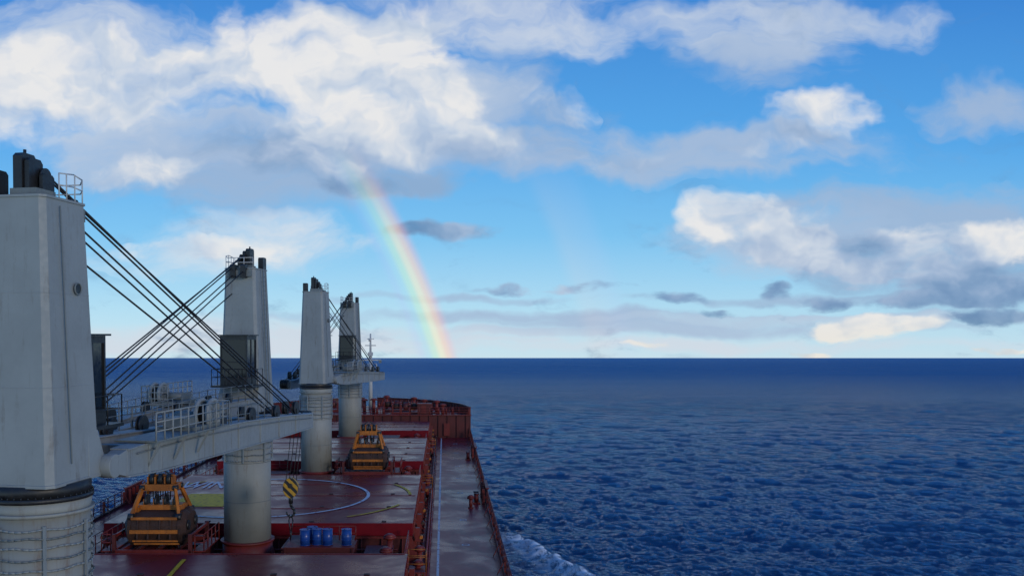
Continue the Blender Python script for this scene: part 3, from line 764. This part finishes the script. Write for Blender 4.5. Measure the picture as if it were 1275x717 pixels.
as_=t.math('MULTIPLY',t.rng(ds,.08,1.15),.84)
mc,bc=blobs(cum,PW)
P1=t.vec('MULTIPLY',PW,(1,1.35,1)); P2=t.vec('MULTIPLY_ADD',PW,(1,1.35,1),(.018,.032,0))
n0=t.noise(P1,8.5,7,.57,.1); nA=t.noise(P1,8.5,4,.54,.1); n1=t.noise(P2,8.5,4,.54,.1)
nL=t.noise(t.vec('MULTIPLY',UV,(1,2.4,1)),32,4,.58,.2)
dc=t.math('ADD',t.math('MINIMUM',mc,1.1),t.math('MULTIPLY',t.math('SUBTRACT',n0,.5),2.7))
lowk=t.rng(v,.04,.20,1.5,.35)
dc=t.math('MULTIPLY_ADD',t.math('SUBTRACT',nL,.5),lowk,dc)
soften=t.rng(v,.02,.25,.98,1.25)
ac=t.rng(dc,.16,soften)
relief=t.math('MULTIPLY',t.math('SUBTRACT',nA,n1),1.8)
inner=t.math('MULTIPLY',t.rng(dc,.6,2.0),-.10)
lit=t.math('ADD',t.math('ADD',bc,relief),inner,clamp=True)
sky=t.n.new('ShaderNodeTexSky'); sky.sky_type='NISHITA'; sky.sun_disc=False
sky.sun_elevation=SUN_EL; sky.sun_rotation=SUN_AZ; sky.air_density=1.0; sky.dust_density=.3; sky.ozone_density=1.5
SKYG=[(0,(.58,.80,.93)),(.07,(.42,.73,.95)),(.17,(.19,.56,.93)),(.30,(.085,.40,.87)),(.5,(.04,.25,.72)),(1,(.03,.17,.55))]
grad=t.ramp(t.math('MULTIPLY',v,1.25),SKYG)
nish=t.mix(.9,sky.outputs[0],(0,0,0))
skyc=t.mix(.87,nish,grad)
RAMP=[(0,(.13,.25,.45)),(.25,(.22,.35,.55)),(.5,(.38,.49,.67)),(.75,(.60,.67,.77)),(1,(.84,.83,.82))]
skyc=t.mix(as_,skyc,t.ramp(bs,RAMP))
cc=t.ramp(lit,RAMP)
cc=t.mix(t.math('MULTIPLY',t.rng(v,.0,.07,1,0),.8),cc,t.mix(1.0,cc,(1.0,.95,.85),'MULTIPLY'))
skyc=t.mix(t.math('MULTIPLY',ac,.93),skyc,cc)
ax=(-math.sin(math.radians(40.7))*math.cos(SUN_EL),math.cos(math.radians(40.7))*math.cos(SUN_EL),-math.sin(SUN_EL))
ang=t.math('MULTIPLY',t.math('ARCCOSINE',t.vec('DOT_PRODUCT',t.vec('NORMALIZE',D),ax)),180/math.pi)
side=t.rng(u,-.35,.0,.6,1)
st1=[(0,(.42,.66,.92)),(.22,(.45,.60,.94)),(.38,(.42,.74,.88)),(.53,(.58,.88,.66)),(.66,(.97,.90,.56)),(.79,(1.0,.66,.48)),(.90,(.97,.50,.52)),(1,(.88,.55,.6))]
c1=t.ramp(t.rng(ang,39.9,43.0,0,1,False),st1,'EASE')
f1=t.math('MULTIPLY',t.math('MULTIPLY',t.rng(v,.12,.25,1,0),.55),side)
f1=t.math('MULTIPLY',f1,t.math('MULTIPLY',t.rng(ang,40.1,41.4),t.rng(ang,42.2,43.1,1,0)))
skyc=t.mix(f1,skyc,c1)
c2=t.mix(t.rng(ang,51,54),(.85,.66,.62),(.5,.6,.88))
f2=t.math('MULTIPLY',t.math('MULTIPLY',t.rng(v,.12,.27,.11,0),side),t.math('MULTIPLY',t.rng(ang,50.6,51.8),t.rng(ang,53.2,54.4,1,0)))
skyc=t.mix(f2,skyc,c2)
fin=t.n.new('ShaderNodeVectorMath'); fin.operation='SCALE'; t.put(fin.inputs[0],skyc); fin.inputs['Scale'].default_value=10.0
t.put(bg.inputs['Color'],fin.outputs[0]); bg.inputs['Strength'].default_value=.10

# ---------------------------------------------------------------- sun (veiled by cloud over the ship)
sl=bpy.data.lights.new('sun','SUN'); sl.energy=1.0; sl.angle=math.radians(10); sl.color=(1,.88,.76)
so=bpy.data.objects.new('sun',sl); COL.objects.link(so)
sd_=Vector((math.sin(SUN_AZ)*math.cos(SUN_EL),math.cos(SUN_AZ)*math.cos(SUN_EL),math.sin(SUN_EL)))
so.rotation_euler=sd_.to_track_quat('Z','Y').to_euler()

# ---------------------------------------------------------------- camera
cd=bpy.data.cameras.new('camera'); cd.sensor_width=36; cd.lens=36*F/1275
cd.shift_x=(637.5-553)/1275; cd.shift_y=(445-358.5)/1275; cd.clip_start=.5; cd.clip_end=100000
co=bpy.data.objects.new('camera',cd); COL.objects.link(co); co.location=(0,0,CAMZ); co.rotation_euler=(math.radians(90),0,0)
sc.camera=co
